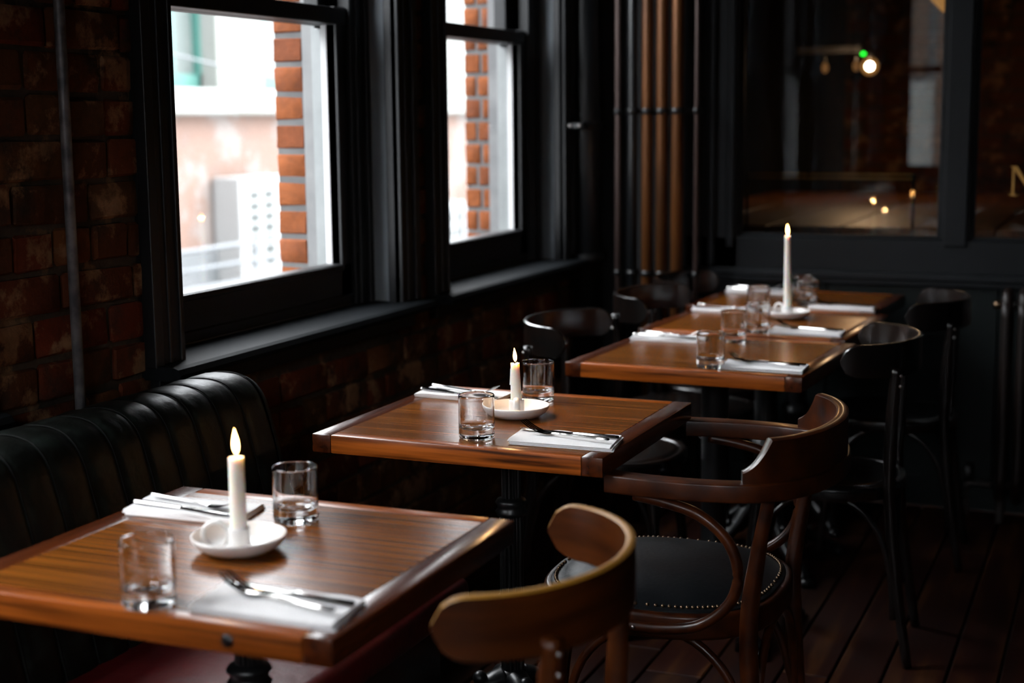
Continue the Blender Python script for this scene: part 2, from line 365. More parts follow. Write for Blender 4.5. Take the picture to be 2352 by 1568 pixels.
# ---- windows
def window(name, a, b, horiz_only=False):
    g = empty(name, ((XW), (a+b)/2, SZ), kind='structure'); O = Vector((XW, (a+b)/2, SZ))
    def P(nm, m, *bx, bev=.003, seg=2, lab=None):
        bm = bmesh.new()
        for q in bx: box(bm, q[0]-O.x, q[1]-O.x, q[2]-O.y, q[3]-O.y, q[4]-O.z, q[5]-O.z, bev, seg)
        return obj(nm, bm, m, g, label=lab) if lab else obj(nm, bm, m, g)
    bp, jp = M['blackpaint'], M['jambpaint']
    # architraves (three steps each)
    for s, y in ((-1, a), (1, b)):
        q = lambda u, v: (min(y+s*u, y+s*v), max(y+s*u, y+s*v))
        P('architrave', bp, (XW-.02, XW+.020, *q(-.022, .088), SZ-.005, HZ+.10), (XW, XW+.030, *q(.060, .090), SZ-.005, HZ+.10), (XW, XW+.026, *q(-.022, -.008), SZ-.005, HZ+.10), (XW, XW+.024, *q(.020, .030), SZ-.005, HZ+.10))
        P('jamb_lining', jp, (XW-.085, XW-.0005, *q(-.006, .03), SZ-.01, HZ+.02), bev=.002)
        P('sash_box', bp, (XW-.12, XW-.082, *q(-.095, .03), SZ-.01, HZ+.02), (XW-.10, XW-.076, *q(-.072, -.050), SZ-.01, HZ+.02), (XW-.09, XW-.071, *q(-.026, -.004), SZ-.01, HZ+.02))
        P('outer_lining', M['greyjamb'], (XW-.255, XW-.206, *q(-.062, .02), SZ-.05, HZ+.02))
        P('outer_lining', M['whitepaint'], (XW-.2055, XW-.192, *q(-.095, .0), SZ-.05, HZ+.02), (XW-.194, XW-.142, *q(-.098, .0), SZ-.05, 1.612))
        P('lit_bead_line', M['lit_bead'], (XW-.1398, XW-.121, *q(-.157, -.146), SZ+.116, 1.617), bev=.002)
    P('architrave', bp, (XW-.02, XW+.020, a-.09, b+.09, HZ-.005, HZ+.10))
    P('head_lining', jp, (XW-.20, XW, a, b, HZ-.02, HZ+.02))
    # sill board with a rounded nose
    nose = [(-.11, -.030), (.070, -.030), (.082, -.026), (.089, -.015), (.082, -.004), (.070, 0), (-.11, 0)]
    bm = bmesh.new(); r1 = [bm.verts.new((x, a-O.y-.088, zz)) for x, zz in nose]; r2 = [bm.verts.new((x, b-O.y+.075, zz)) for x, zz in nose]
    for i in range(len(nose)): j = (i+1) % len(nose); bm.faces.new((r1[i], r1[j], r2[j], r2[i]))
    bm.faces.new(r1); bm.faces.new(r2[::-1]); obj('window_sill', bm, M['sillpaint'], g)
    P('apron', bp, (XW-.01, XW+.022, a-.07, b+.06, SZ-.075, SZ-.03))
    # lower sash
    i0, i1 = a+.155, b-.155; x0, x1 = XW-.140, XW-.095
    P('bottom_rail', bp, (x0, x1, a+.05, b-.05, SZ+.015, SZ+.118), (x0-.004, x1+.006, a+.05, b-.05, SZ+.003, SZ+.03))
    P('glazing_bead', bp, (x0, x1+.005, i0-.012, i1+.012, SZ+.100, SZ+.116))
    P('stile', bp, (x0, x1, a+.05, i0, SZ+.015, 1.665), (x0, x1+.005, i0-.012, i0, SZ+.11, 1.62))
    P('stile', bp, (x0, x1, i1, b-.05, SZ+.015, 1.665), (x0, x1+.005, i1, i1+.012, SZ+.11, 1.62))
    P('meeting_rail', bp, (x0, x1+.004, a+.05, b-.05, 1.618, 1.662))
    P('pane', M['pane'], (XW-.118, XW-.114, i0-.01, i1+.01, SZ+.10, 1.625), bev=0)
    # upper sash
    x0, x1 = XW-.190, XW-.145
    P('stile', bp, (x0, x1, a+.05, i0, 1.62, HZ), ); P('stile', bp, (x0, x1, i1, b-.05, 1.62, HZ))
    P('meeting_rail', bp, (x0, x1, a+.05, b-.05, 1.618, 1.662)); P('top_rail', bp, (x0, x1, a+.05, b-.05, HZ-.075, HZ))
    P('pane', M['pane'], (XW-.168, XW-.164, i0-.01, i1+.01, 1.65, HZ-.06), bev=0)
    P('outer_sill', M['whitepaint'], (XW-.30, XW-.095, a, b, SZ-.05, SZ+.01))
    return g
for i, (a, b) in enumerate(WINS): window('window_%d' % (i+1), a, b)

# ---- rear wall with a window (seen only as a reflection in the partition glass)
RW = (-1.75, -1.17)
bm = bmesh.new()
box(bm, XW-.35, RW[0], YR-.30, YR, 0, ZC); box(bm, RW[1], -.60, YR-.30, YR, 0, ZC); box(bm, .75, XR, YR-.30, YR, 0, ZC)
box(bm, -.60, .75, YR-.30, YR, 0, .89); box(bm, -.60, .75, YR-.30, YR, 2.5, ZC)
box(bm, RW[0], RW[1], YR-.30, YR, 0, .89); box(bm, RW[0], RW[1], YR-.30, YR, 2.5, ZC)
obj('wall_rear', bm, M['darkwall'], kind='structure')
g = empty('window_5', (.075, YR-.1, .89), kind='structure')  # unseen window added to throw light on the table fronts
bm = bmesh.new()
for q in ((-.675, -.62, 0, 1.61), (.62, .675, 0, 1.61)): box(bm, q[0], q[1], -.03, .03, q[2], q[3])
for q in ((0, .06), (.80, .85), (1.55, 1.61)): box(bm, -.675, .675, -.03, .03, q[0], q[1])
obj('sash_frame', bm, M['blackpaint'], g)
obj('pane', B(-.62, .62, -.002, .002, .06, 1.55), M['pane'], g)
g = empty('window_4', (-1.46, YR-.1, .89), kind='structure')
bm = bmesh.new()
for q in ((-.29, -.235, 0, 1.61), (.235, .29, 0, 1.61)): box(bm, q[0], q[1], -.03, .03, q[2], q[3])
for q in ((0, .06), (.80, .85), (1.55, 1.61)): box(bm, -.29, .29, -.03, .03, q[0], q[1])
obj('sash_frame', bm, M['blackpaint'], g)
obj('pane', B(-.235, .235, -.002, .002, .06, 1.55), M['pane'], g)
obj('wall_right', B(XR, XR+.2, YR-.3, YB+.2, 0, ZC), M['darkwall'], kind='structure')
obj('ceiling', box(B(XW-.02, XR+.2, YR-.3, YB+.1, ZC, ZC+.2), -2.24, XR+.2, YB+.1, YB+4.2, ZC, ZC+.2), M['ceil'], kind='structure')
# ---- floor
floor = obj('floor', B(XW-.02, XR+.2, YR-.3, YB+.02, -.25, -.022), M['subfloor'], kind='structure')
x = XW+.001; nbd = 0; rnd = random.Random(11); fb = bmesh.new()
bmesh_cache = {}
while x < XR:
    wd_ = rnd.choice((.115, .145, .15, .17)) if x > -.2 or x < -.8 else {0: .10}.get(0, .10)+rnd.choice((.02, .045, .06))
    y = YR-rnd.uniform(0, 1.5)
    while y < YB:
        ln = rnd.uniform(1.8, 3.0); y1 = min(y+ln, YB-.002); y0 = max(y, YR)
        if y1-y0 > .05:
            if x < .6 and y1 > 2.0:
                bm = B(0, wd_-.006, 0, y1-y0-.004, -.022, 0, .003)
                obj('floorboard', bm, M['floorwood'], floor, loc=(x, y0, rnd.uniform(-.0015, 0)))
            else: box(fb, x, x+wd_-.006, y0, y1-.004, -.022, 0)
        y = y1 if y1 < YB-.01 else YB+1
    x += wd_
obj('boards_beyond', fb, M['floorwood'], floor, kind='stuff')

# ---- back wall: glazed timber partition
wb = empty('wall_back', (0, YB, 0), kind='structure')
def W(nm, m, *bx, bev=.004, seg=2, parent=wb, **k):
    bm = bmesh.new()
    for q in bx: box(bm, q[0], q[1], q[2]-YB, q[3]-YB, q[4], q[5], bev, seg)
    return obj(nm, bm, m, parent, **k)
GP = [(-1.305, -.600), (-.500, .21), (.31, 1.02), (1.12, 1.83)]; GB, GT = .935, 2.35
W('solid_panel', M['darkwall'], (XW-.02, -1.50, YB, YB+.09, 0, ZC), bev=0)
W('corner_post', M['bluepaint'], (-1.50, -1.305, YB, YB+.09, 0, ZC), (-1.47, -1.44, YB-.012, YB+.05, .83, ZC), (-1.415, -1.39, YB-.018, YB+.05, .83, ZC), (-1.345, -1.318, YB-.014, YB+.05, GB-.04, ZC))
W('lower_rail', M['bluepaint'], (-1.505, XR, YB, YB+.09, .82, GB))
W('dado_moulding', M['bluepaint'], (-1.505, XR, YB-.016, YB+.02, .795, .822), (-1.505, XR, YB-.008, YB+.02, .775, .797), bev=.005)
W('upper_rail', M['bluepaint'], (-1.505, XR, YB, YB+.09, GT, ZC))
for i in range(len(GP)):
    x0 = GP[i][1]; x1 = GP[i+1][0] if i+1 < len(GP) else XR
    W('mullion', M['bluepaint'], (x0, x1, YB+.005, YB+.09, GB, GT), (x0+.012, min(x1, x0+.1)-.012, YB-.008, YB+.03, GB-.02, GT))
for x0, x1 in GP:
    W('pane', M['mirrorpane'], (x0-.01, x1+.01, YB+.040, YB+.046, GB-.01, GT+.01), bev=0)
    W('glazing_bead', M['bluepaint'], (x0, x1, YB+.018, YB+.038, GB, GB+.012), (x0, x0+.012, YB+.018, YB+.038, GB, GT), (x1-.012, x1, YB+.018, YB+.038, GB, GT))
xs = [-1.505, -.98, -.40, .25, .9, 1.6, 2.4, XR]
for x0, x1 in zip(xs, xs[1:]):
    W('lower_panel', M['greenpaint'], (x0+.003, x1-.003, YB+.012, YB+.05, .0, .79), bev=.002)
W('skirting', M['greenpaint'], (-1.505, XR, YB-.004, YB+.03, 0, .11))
# gold serif letter on the second pane
def letter_N(x0, z0, h):
    w_ = h*1.02; t = h*.16; th = h*.055; s = .035*h
    polys = [[(.10, .05), (.10+.07, .05), (.10+.07, .95), (.10, .95)],                # thin left stem
             [(.80, .05), (.87, .05), (.87, .95), (.80, .95)],
             [(.03, 1.0), (.24, 1.0), (.86, .0), (.80, .0), (.66, .12), (.10, .96), (.03, .97)],
             [(.01, 0), (.27, 0), (.27, .035), (.17, .06), (.10, .06), (.01, .035)],
             [(.70, 1), (.97, 1), (.97, .965), (.87, .94), (.80, .94), (.70, .965)]]
    bm = bmesh.new()
    for p in polys:
        lo = [bm.verts.new((x0+u*w_, -.0015, z0+v*h)) for u, v in p]; hi = [bm.verts.new((x0+u*w_, 0, z0+v*h)) for u, v in p]
        bm.faces.new(lo); bm.faces.new(hi[::-1])
        for i in range(len(p)): j = (i+1) % len(p); bm.faces.new((lo[i], lo[j], hi[j], hi[i]))
    return bm
obj('gilt_letter', letter_N(-.385, 1.088, .100), M['gold'], wb, loc=(0, .0395, 0), label='gold serif letter N painted on the glass')

# ---- the dark room beyond the glass
nr = bmesh.new(); Y2 = YB+3.6
box(nr, -2.16, XR, Y2, Y2+.1, 0, ZC); box(nr, -2.24, -2.16, YB+.3, Y2+.1, 0, ZC); box(nr, XR, XR+.1, YB+.1, Y2+.1, 0, ZC)
obj('wall_beyond', nr, M['darkwall'], kind='structure')
obj('floor_beyond', B(-2.24, XR, YB+.1, Y2, -.1, 0), M['floorwood'], kind='structure')
bk = bmesh.new(); z = 0; r_ = 0                       # brick chimney breast there
while z < ZC-.08:
    y = -1.55 + (.11 if r_ % 2 else 0)
    while y < -.6: box(bk, y, min(y+.213, -.55), Y2-.14, Y2-.03, z, z+.07, .004); y += .224
    z += .083; r_ += 1
pil = obj('chimney_breast', B(-1.55, -.55, Y2-.13, Y2+.02, 0, ZC), M['mortar_in'], kind='structure')
obj('brickwork', bk, M['brick_in'], pil, kind='stuff')
ct = empty('added_counter', (-1.0, 7.1, 0), label='brown wooden counter added behind the partition glass in place of reflected tabletops', cat='counter')  # added to give the brown of reflected tabletops low in the glass
for q in range(6): obj('plank', B(-.85+q*.28, -.85+q*.28+.276, -1.45, 1.15, .905, .945, .004), M['counterwood'], ct)
obj('counter_base', B(-.80, .78, -1.38, 1.08, 0, .905), M['darkwall'], ct)
lamp = empty('globe_lamp', (-1.235, 7.60, 1.60), label='glowing globe lamp in the dark room behind the partition glass', cat='lamp')
bm = bmesh.new(); lathe(bm, [(0, -.021)]+[(.021*math.sin(PI*k/12), -.021*math.cos(PI*k/12)) for k in range(1, 12)]+[(0, .021)], 20); obj('bulb', bm, M['bulb'], lamp, True)
bm = lathe(bmesh.new(), [(0, .024), (.016, .024), (.018, .06), (.004, .075), (.0018, 1.35), (0, 1.35)], 12); obj('lamp_stem', bm, M['iron'], lamp, True)
bm = lathe(bmesh.new(), [(0, -.044)]+[(.044*math.sin(PI*k/12), -.044*math.cos(PI*k/12)) for k in range(1, 12)]+[(0, .044)], 20); obj('halo_shell', bm, M['lamp_halo'], lamp, True)  # sphere that carries the bulb's halo
pl = bpy.data.lights.new('globe_light', 'POINT'); pl.energy = 4; pl.color = (1, .62, .32); pl.shadow_soft_size = .03
plo = bpy.data.objects.new('globe_light', pl); COL.objects.link(plo); plo.parent = lamp; plo.location = (0, -.08, -.02)
for x_, z_, who in ((-1.456, 1.60, 'dim amber bulb furthest from the globe lamp behind the glass'), (-1.302, 1.606, 'dim amber bulb close beside the globe lamp behind the glass')):
    d_ = empty('small_lamp', (x_, 7.6, z_), label=who, cat='lamp')
    bm = lathe(bmesh.new(), [(0, -.03), (.014, -.022), (.018, 0), (.01, .02), (0, .025)], 12); obj('bulb', bm, M['dimbulb'], d_, True)
    bm = lathe(bmesh.new(), [(0, .02), (.006, .02), (.0015, .05), (.0015, 1.34), (0, 1.34)], 8); obj('lamp_stem', bm, M['iron'], d_, True)
bt = empty('batten_light', (-1.45, 7.66, 1.69), label='unlit grey strip light with a green indicator behind the glass', cat='light')
obj('housing', B(-.16, .16, -.03, .03, -.02, .02, .006), M['plastic'], bt)
bm = lathe(bmesh.new(), [(0, -.010), (.010, -.006), (.012, 0), (.010, .006), (0, .010)], 12); obj('indicator', bm, M['led'], bt, loc=(.177, -.03, -.027), label='glowing green indicator')
bm = bmesh.new()
for s in (-.1, .1): lathe(bm, [(0, .018), (.0012, .018), (.0012, 1.25), (0, 1.25)], 8, center=(s, 0))
obj('hanger', bm, M['iron'], bt)
hr = empty('brass_rail', (-1.05, 5.60, 1.13), label='slim double brass rail behind the partition glass', cat='rail')
for dz in (0, .016):
    obj('rod', tube(bmesh.new(), [(-.315, 0, dz), (.315, 0, dz-.001)], .004, 8), M['brass'], hr, True)
bm = bmesh.new()
for s in (-.31, .31): tube(bm, [(s, 0, -1.13), (s, 0, .018)], .006, 8, up=(1, 0, 0))
obj('stanchion', bm, M['iron'], hr, True, kind='stuff')
sh = empty('pendant_lamp', (-.655, 6.0, 1.735), label='amber pendant shade partly behind the partition mullion', cat='lamp')
obj('lamp_shade', lathe(bmesh.new(), [(0, 0), (.05, .015), (.095, .06), (.11, .12), (.10, .13), (.02, .19), (0, .19)], 32), M['shade'], sh, True)
obj('flex', lathe(bmesh.new(), [(0, .185), (.004, .185), (.004, 1.2), (0, 1.2)], 8), M['iron'], sh, True)

# ------------------------------------------------------------------ outside
gnd = obj('street_ground', B(-12, XO-.5, -6, 26, -3.25, -3.2), M['ext_grey'], kind='structure')
XF = -7.0
fac = empty('opposite_building', (XF, 12, -3.2), label='washed-out building across the street with teal windows and a pale ledge', cat='building')
def Fb(nm, m, *bx, bev=0, parent=None, **k):
    bm = bmesh.new()
    for q in bx: box(bm, q[0]-XF, q[1]-XF, q[2]-12, q[3]-12, q[4]+3.2, q[5]+3.2, bev)
    return obj(nm, bm, m, parent or fac, **k)
Fb('lower_wall', M['ext_pink'], (XF-.4, XF, -2, 26, -3.2, 1.43))
Fb('upper_wall', M['ext_white'], (XF-.5, XF-.25, -2, 26, 1.4, 3.6))
Fb('ledge', M['ext_white'], (XF-.4, XF+.14, -2, 26, 1.41, 1.62), bev=.02)
Fb('cornice', M['ext_white'], (XF-.5, XF+.3, -2, 26, 3.5, 3.72))
yy = [9.27+k*2.12 for k in range(-4, 7)]
for y0 in yy:
    Fb('pilaster', M['ext_white'], (XF-.3, XF+.02, y0+1.22, y0+1.92, 1.6, 3.5), bev=.01)
    f_ = Fb('window_frame', M['ext_teal'], (XF-.26, XF-.14, y0-.02, y0+.10, 1.6, 3.15), (XF-.26, XF-.14, y0+1.18, y0+1.38, 1.6, 3.15), (XF-.26, XF-.14, y0+.1, y0+1.26, 1.6, 1.74), (XF-.26, XF-.14, y0+.1, y0+1.26, 2.5, 2.6), (XF-.26, XF-.14, y0+.1, y0+1.26, 3.05, 3.15), (XF-.26, XF-.15, y0+.74, y0+.86, 1.7, 3.15))
    Fb('pane', M['ext_glass'], (XF-.23, XF-.2, y0+.08, y0+1.28, 1.65, 3.12), parent=f_)
Fb('base_course', M['ext_grey'], (XF-.05, XF+.05, -2, 26, -.05, .30))
def condenser(y0, y1, z0, z1, lab):
    c = empty('condenser_unit', (XF+.02, y0, z0), label=lab, cat='air conditioner')
    L_, H_ = y1-y0, z1-z0
    obj('casing', B(0, .26, 0, L_, 0, H_, .012, 2), M['ac_white'], c)
    gr = bmesh.new()
    for k in range(7):
        zz = H_*.14+k*H_*.107
        for cl in (.20, .50): box(gr, .258, .264, L_*cl, L_*(cl+.19), zz, zz+H_*.080)
    obj('grille', gr, M['ac_dark'], c)
    bm = bmesh.new(); box(bm, -.02, .24, .05, .09, -.06, 0); box(bm, -.02, .24, L_-.09, L_-.05, -.06, 0); obj('bracket', bm, M['ext_rail'], c)
condenser(10.34, 11.08, .04, .90, 'white condenser unit with louvred grille seen through the first window')
condenser(14.25, 14.80, -.02, .47, 'white condenser unit seen through the window by the pipes')
rb_ = empty('rear_building', (-2, -8, -3.2), label='brown-grey building outside the rear window, seen as a reflection only', cat='building')
obj('wall', B(-6, 8, -.4, 0, 0, 6.6), M['ext_grey'], rb_)
obj('cladding', box(B(-6, -.33, 0, .05, 5.0, 6.6), -.22, 2, 0, .06, 0, 6.6), mat('brown_cladding', (.05, .028, .016), .7), rb_)
obj('blind', B(-.80, -.24, 0, .03, 3.95, 4.95), M['ext_white'], rb_)
rl = empty('street_railing', (-6.3, 10, -3.2), label='grey balcony railing across the street below the pink wall', cat='railing')
bm = bmesh.new()
for k in range(3): tube(bm, [(0, -4, 3.2+.42-k*.14), (0, 8, 3.2+.44-k*.14)], .018, 8)
obj('rail', bm, M['ext_rail'], rl, True)
bm = bmesh.new()
for k in range(10): tube(bm, [(0, -4+k*1.3, 0), (0, -4+k*1.3, 3.64)], .022, 8, up=(1, 0, 0))
obj('post', bm, M['ext_rail'], rl, True)
obj('deck', B(-.45, .05, -4, 8, 3.02, 3.10), M['ext_grey'], rl)
cb = tube(bmesh.new(), spline([(-6.9, 9.0, 1.95), (-6.6, 10.0, 1.78), (-6.4, 11.0, 1.62), (-6.2, 12.3, 1.30)], 6), .010, 6)
tag(obj('street_cable', cb, M['ext_rail'], smooth=True), 'thin slack cable in front of the teal window outside', 'cable')

# ------------------------------------------------------------------ pipes
def pipe(name, x, y, r, z0, z1, m, lab, lean=0, cat='pipe', grp=None, coll=()):
    e = empty(name, (x, y, z0), label=lab, cat=cat, group=grp)
    obj('tube', tube(bmesh.new(), [(0, 0, 0), (0, 0, (z1-z0)*.5), (0, 0, z1-z0)], r, 20, up=(1, 0, 0)), m, e, True)
    for zc in coll:
        obj('collar', lathe(bmesh.new(), [(r*.9, zc-z0-.012), (r*1.35, zc-z0-.010), (r*1.35, zc-z0+.010), (r*.9, zc-z0+.012)], 20), m, e, True, 40)
    return e
pipe('conduit', -1.872, 2.293, .0105, .0, ZC, M['greypipe'], 'grey metal conduit running down the bare brick between two windows', coll=(1.66,))
pipe('soil_pipe', -1.842, 5.12, .052, 0, ZC, M['blackpipe'], 'thick black vertical pipe in the corner beside the second window', coll=(.86,))
PW = 'heating pipes on the back wall'
pd = [(-1.722, .012, 'pinkpipe', 'thin dull pipe furthest left in the row on the back wall'), (-1.668, .018, 'blackpipe', 'black pipe second from the corner in the row of pipes'),
      (-1.612, .020, 'copper', 'copper pipe next to the black one in the row of pipes'), (-1.557, .021, 'copper', 'copper pipe in the middle of the three copper pipes'),
      (-1.500, .022, 'copper', 'copper pipe closest to the blue-grey partition post'), (-1.430, .0085, 'pinkpipe', 'thin pinkish conduit standing before the partition post')]
for x_, r_, mn, lb in pd: pipe('heating_pipe', x_, 5.13, r_, 0, ZC, M[mn], lb, grp=PW)
for zc, wh in ((1.383, 'upper black clamp bar across the copper pipes'), (.802, 'lower black clamp bar across the copper pipes')):
    c = empty('pipe_clamp', (-1.58, 5.16, zc), label=wh, cat='bracket')
    obj('bar', B(-.15, .16, -.004, .004, -.010, .010, .002), M['iron'], c)
    for x_, r_, mn, lb in pd: obj('clip', lathe(bmesh.new(), [(r_+.001, -.011), (r_+.005, -.010), (r_+.005, .010), (r_+.001, .011)], 16, center=(x_+1.58, -.03)), M['iron'], c, True)
c = empty('pipe_bracket', (-1.842, 5.12, 1.335), label='black bolted bracket round the thick corner pipe', cat='bracket')
obj('ring', lathe(bmesh.new(), [(.053, -.014), (.060, -.012), (.060, .012), (.053, .014)], 24), M['iron'], c, True)
obj('strap', B(-.03, .03, -.115, -.055, -.010, .010, .003), M['iron'], c)
bm = bmesh.new()
for dx in (-.018, .018): lathe(bm, [(0, 0), (.006, .001), (.007, .006), (0, .009)], 10, center=(dx, 0))
o_ = obj('bolt', bm, M['screw'], c, True); o_.location = (0, -.115, 0); o_.rotation_euler = (PI/2, 0, 0)

# ------------------------------------------------------------------ radiator
rd = empty('radiator', (-.36, 5.13, 0), label='dark brown column radiator against the green-grey panelling', cat='radiator')
def rad_col():
    bm = bmesh.new()
    for dy in (-.045, .045):
        sweep(bm, [(0, dy, .10), (0, dy, .16), (0, dy, .70), (0, dy, .75)], circ(.018, 12), up=(1, 0, 0))
    tube(bm, spline([(0, -.045, .74), (0, -.03, .772), (0, .03, .772), (0, .045, .74)], 4), .018, 12, up=(1, 0, 0))
    tube(bm, spline([(0, -.045, .11), (0, -.03, .085), (0, .03, .085), (0, .045, .11)], 4), .018, 12, up=(1, 0, 0))
    return mesh('column', bm, M['radiator'], True)
rc = rad_col()
for k in range(9): link('column', rc, rd, loc=(k*.052, 0, 0))
for zz in (.735, .12): obj('manifold', tube(bmesh.new(), [(-.02, 0, zz), (.44, 0, zz)], .016, 12), M['radiator'], rd, True)
fo_ = mesh('foot', B(-.012, .012, -.05, .05, 0, .08, .003), M['radiator'])
for dx in (0, .412): link('foot', fo_, rd, loc=(dx, 0, 0))
bm = bmesh.new(); lathe(bm, [(0, 0), (.014, .002), (.015, .02), (.008, .03), (0, .03)], 12); vk = obj('air_valve', bm, M['nail'], rd, True, loc=(-.018, 0, .735)); vk.rotation_euler = (0, -PI/2, 0)
vv = obj('valve', tube(bmesh.new(), spline([(-.11, 0, .0), (-.11, 0, .10), (-.105, 0, .12), (-.03, 0, .12)], 5), .009, 12), M['radiator'], rd, True)
obj('valve_head', lathe(bmesh.new(), [(0, .13), (.016, .132), (.020, .15), (.017, .19), (0, .195)], 16, center=(-.108, 0)), M['iron'], vv, True)

# ------------------------------------------------------------------ banquette
bq = empty('banquette', (-1.62, 1.0, 0), label='channel-backed dark green leather banquette with red seat along the brick wall', cat='bench')
YE = 2.655; cw = .0835
prof = [(-1.575, .44), (-1.60, .55), (-1.630, .68), (-1.652, .76), (-1.668, .800), (-1.695, .827), (-1.735, .838), (-1.785, .835), (-1.825, .818), (-1.852, .79), (-1.856, .74), (-1.856, .42)]
sp_ = spline([(a, 0, b) for a, b in prof], 3)
def channel(wd_, drop=0, seed=0):
    bm = bmesh.new(); rows = []; NU = 8; N = len(sp_)
    for i, p in enumerate(sp_):
        a_ = sp_[max(i-1, 0)]; b_ = sp_[min(i+1, N-1)]; t = (b_-a_).normalized(); nrm = Vector((t.z, 0, -t.x))
        if nrm.x < 0 and i < N*.5: nrm = -nrm
        if i >= N*.5 and nrm.z < 0 and i < N*.8: nrm = -nrm
        rw = []
        for k in range(NU+1):
            u = k/NU*2-1; d = .0065*math.sqrt(max(0, 1-abs(u)**3))-.0025
            if i > N*.85: d = 0
            wob = .0016*noise.noise(Vector((u*2+seed*5, i*.35, seed)))
            q = p+nrm*(d+wob); rw.append(bm.verts.new((q.x+1.62, (u+1)/2*wd_, q.z-drop*(max(0, u+1)/2)**2)))
        rows.append(rw)
    for a_, b_ in zip(rows, rows[1:]):
        for k in range(NU): bm.faces.new((a_[k], a_[k+1], b_[k+1], b_[k]))
    return mesh('back_channel', bm, M['greenleather'], True)
chs = [channel(cw, 0, s) for s in range(4)]
k = 0; y = YE-.04
while y-cw > -1.0:
    link('back_channel', chs[k % 4], bq, loc=(0, y-cw-1.0, 0)); y -= cw; k += 1
pp = tube(bmesh.new(), [(p.x+1.62+.001, 0, p.z+.0015) for p in sp_[:int(len(sp_)*.86)]], .0014, 6, up=(0, 1, 0)); ppm = mesh('seam_piping', pp, mat('dull_piping', (.004, .0045, .004), .7, spec=.12), True)
for q in range(k+1): link('seam_piping', ppm, bq, loc=(0, YE-.04-1.0-q*cw, 0))
# rounded right-hand end
bm = bmesh.new(); rows = []
cz = Vector((0, 0, 0))
for j in range(7):
    a_ = j/6*PI/2; s_ = math.cos(a_)*.12+.88; rw = []
    for p in sp_:
        q = Vector((-1.875+(p.x+1.875)*(1-.16*(1-math.cos(a_))), 0, .42+(p.z-.42)*(1-.07*(1-math.cos(a_)))))
        rw.append(bm.verts.new((q.x+1.62+.0, YE-.04-1.0+.04*math.sin(a_), q.z)))
    rows.append(rw)
for a_, b_ in zip(rows, rows[1:]):
    for k in range(len(a_)-1): bm.faces.new((a_[k], a_[k+1], b_[k+1], b_[k]))
bm.faces.new(rows[-1]); obj('end_roll', bm, M['greenleather'], bq, True, 50)
obj('back_panel', B(-.27, -.235, -2.0, YE-1.01, 0, .72), M['blackwood'], bq)
bm = B(-.02, .43, -2.0, YE-1.03, .385, .455, .022, 4); o_ = obj('seat', bm, M['redleather'], bq, True, 60, label='dark red leather seat cushion')
obj('seat_base', B(-.23, .36, -2.0, YE-1.04, 0, .385), M['blackwood'], bq)

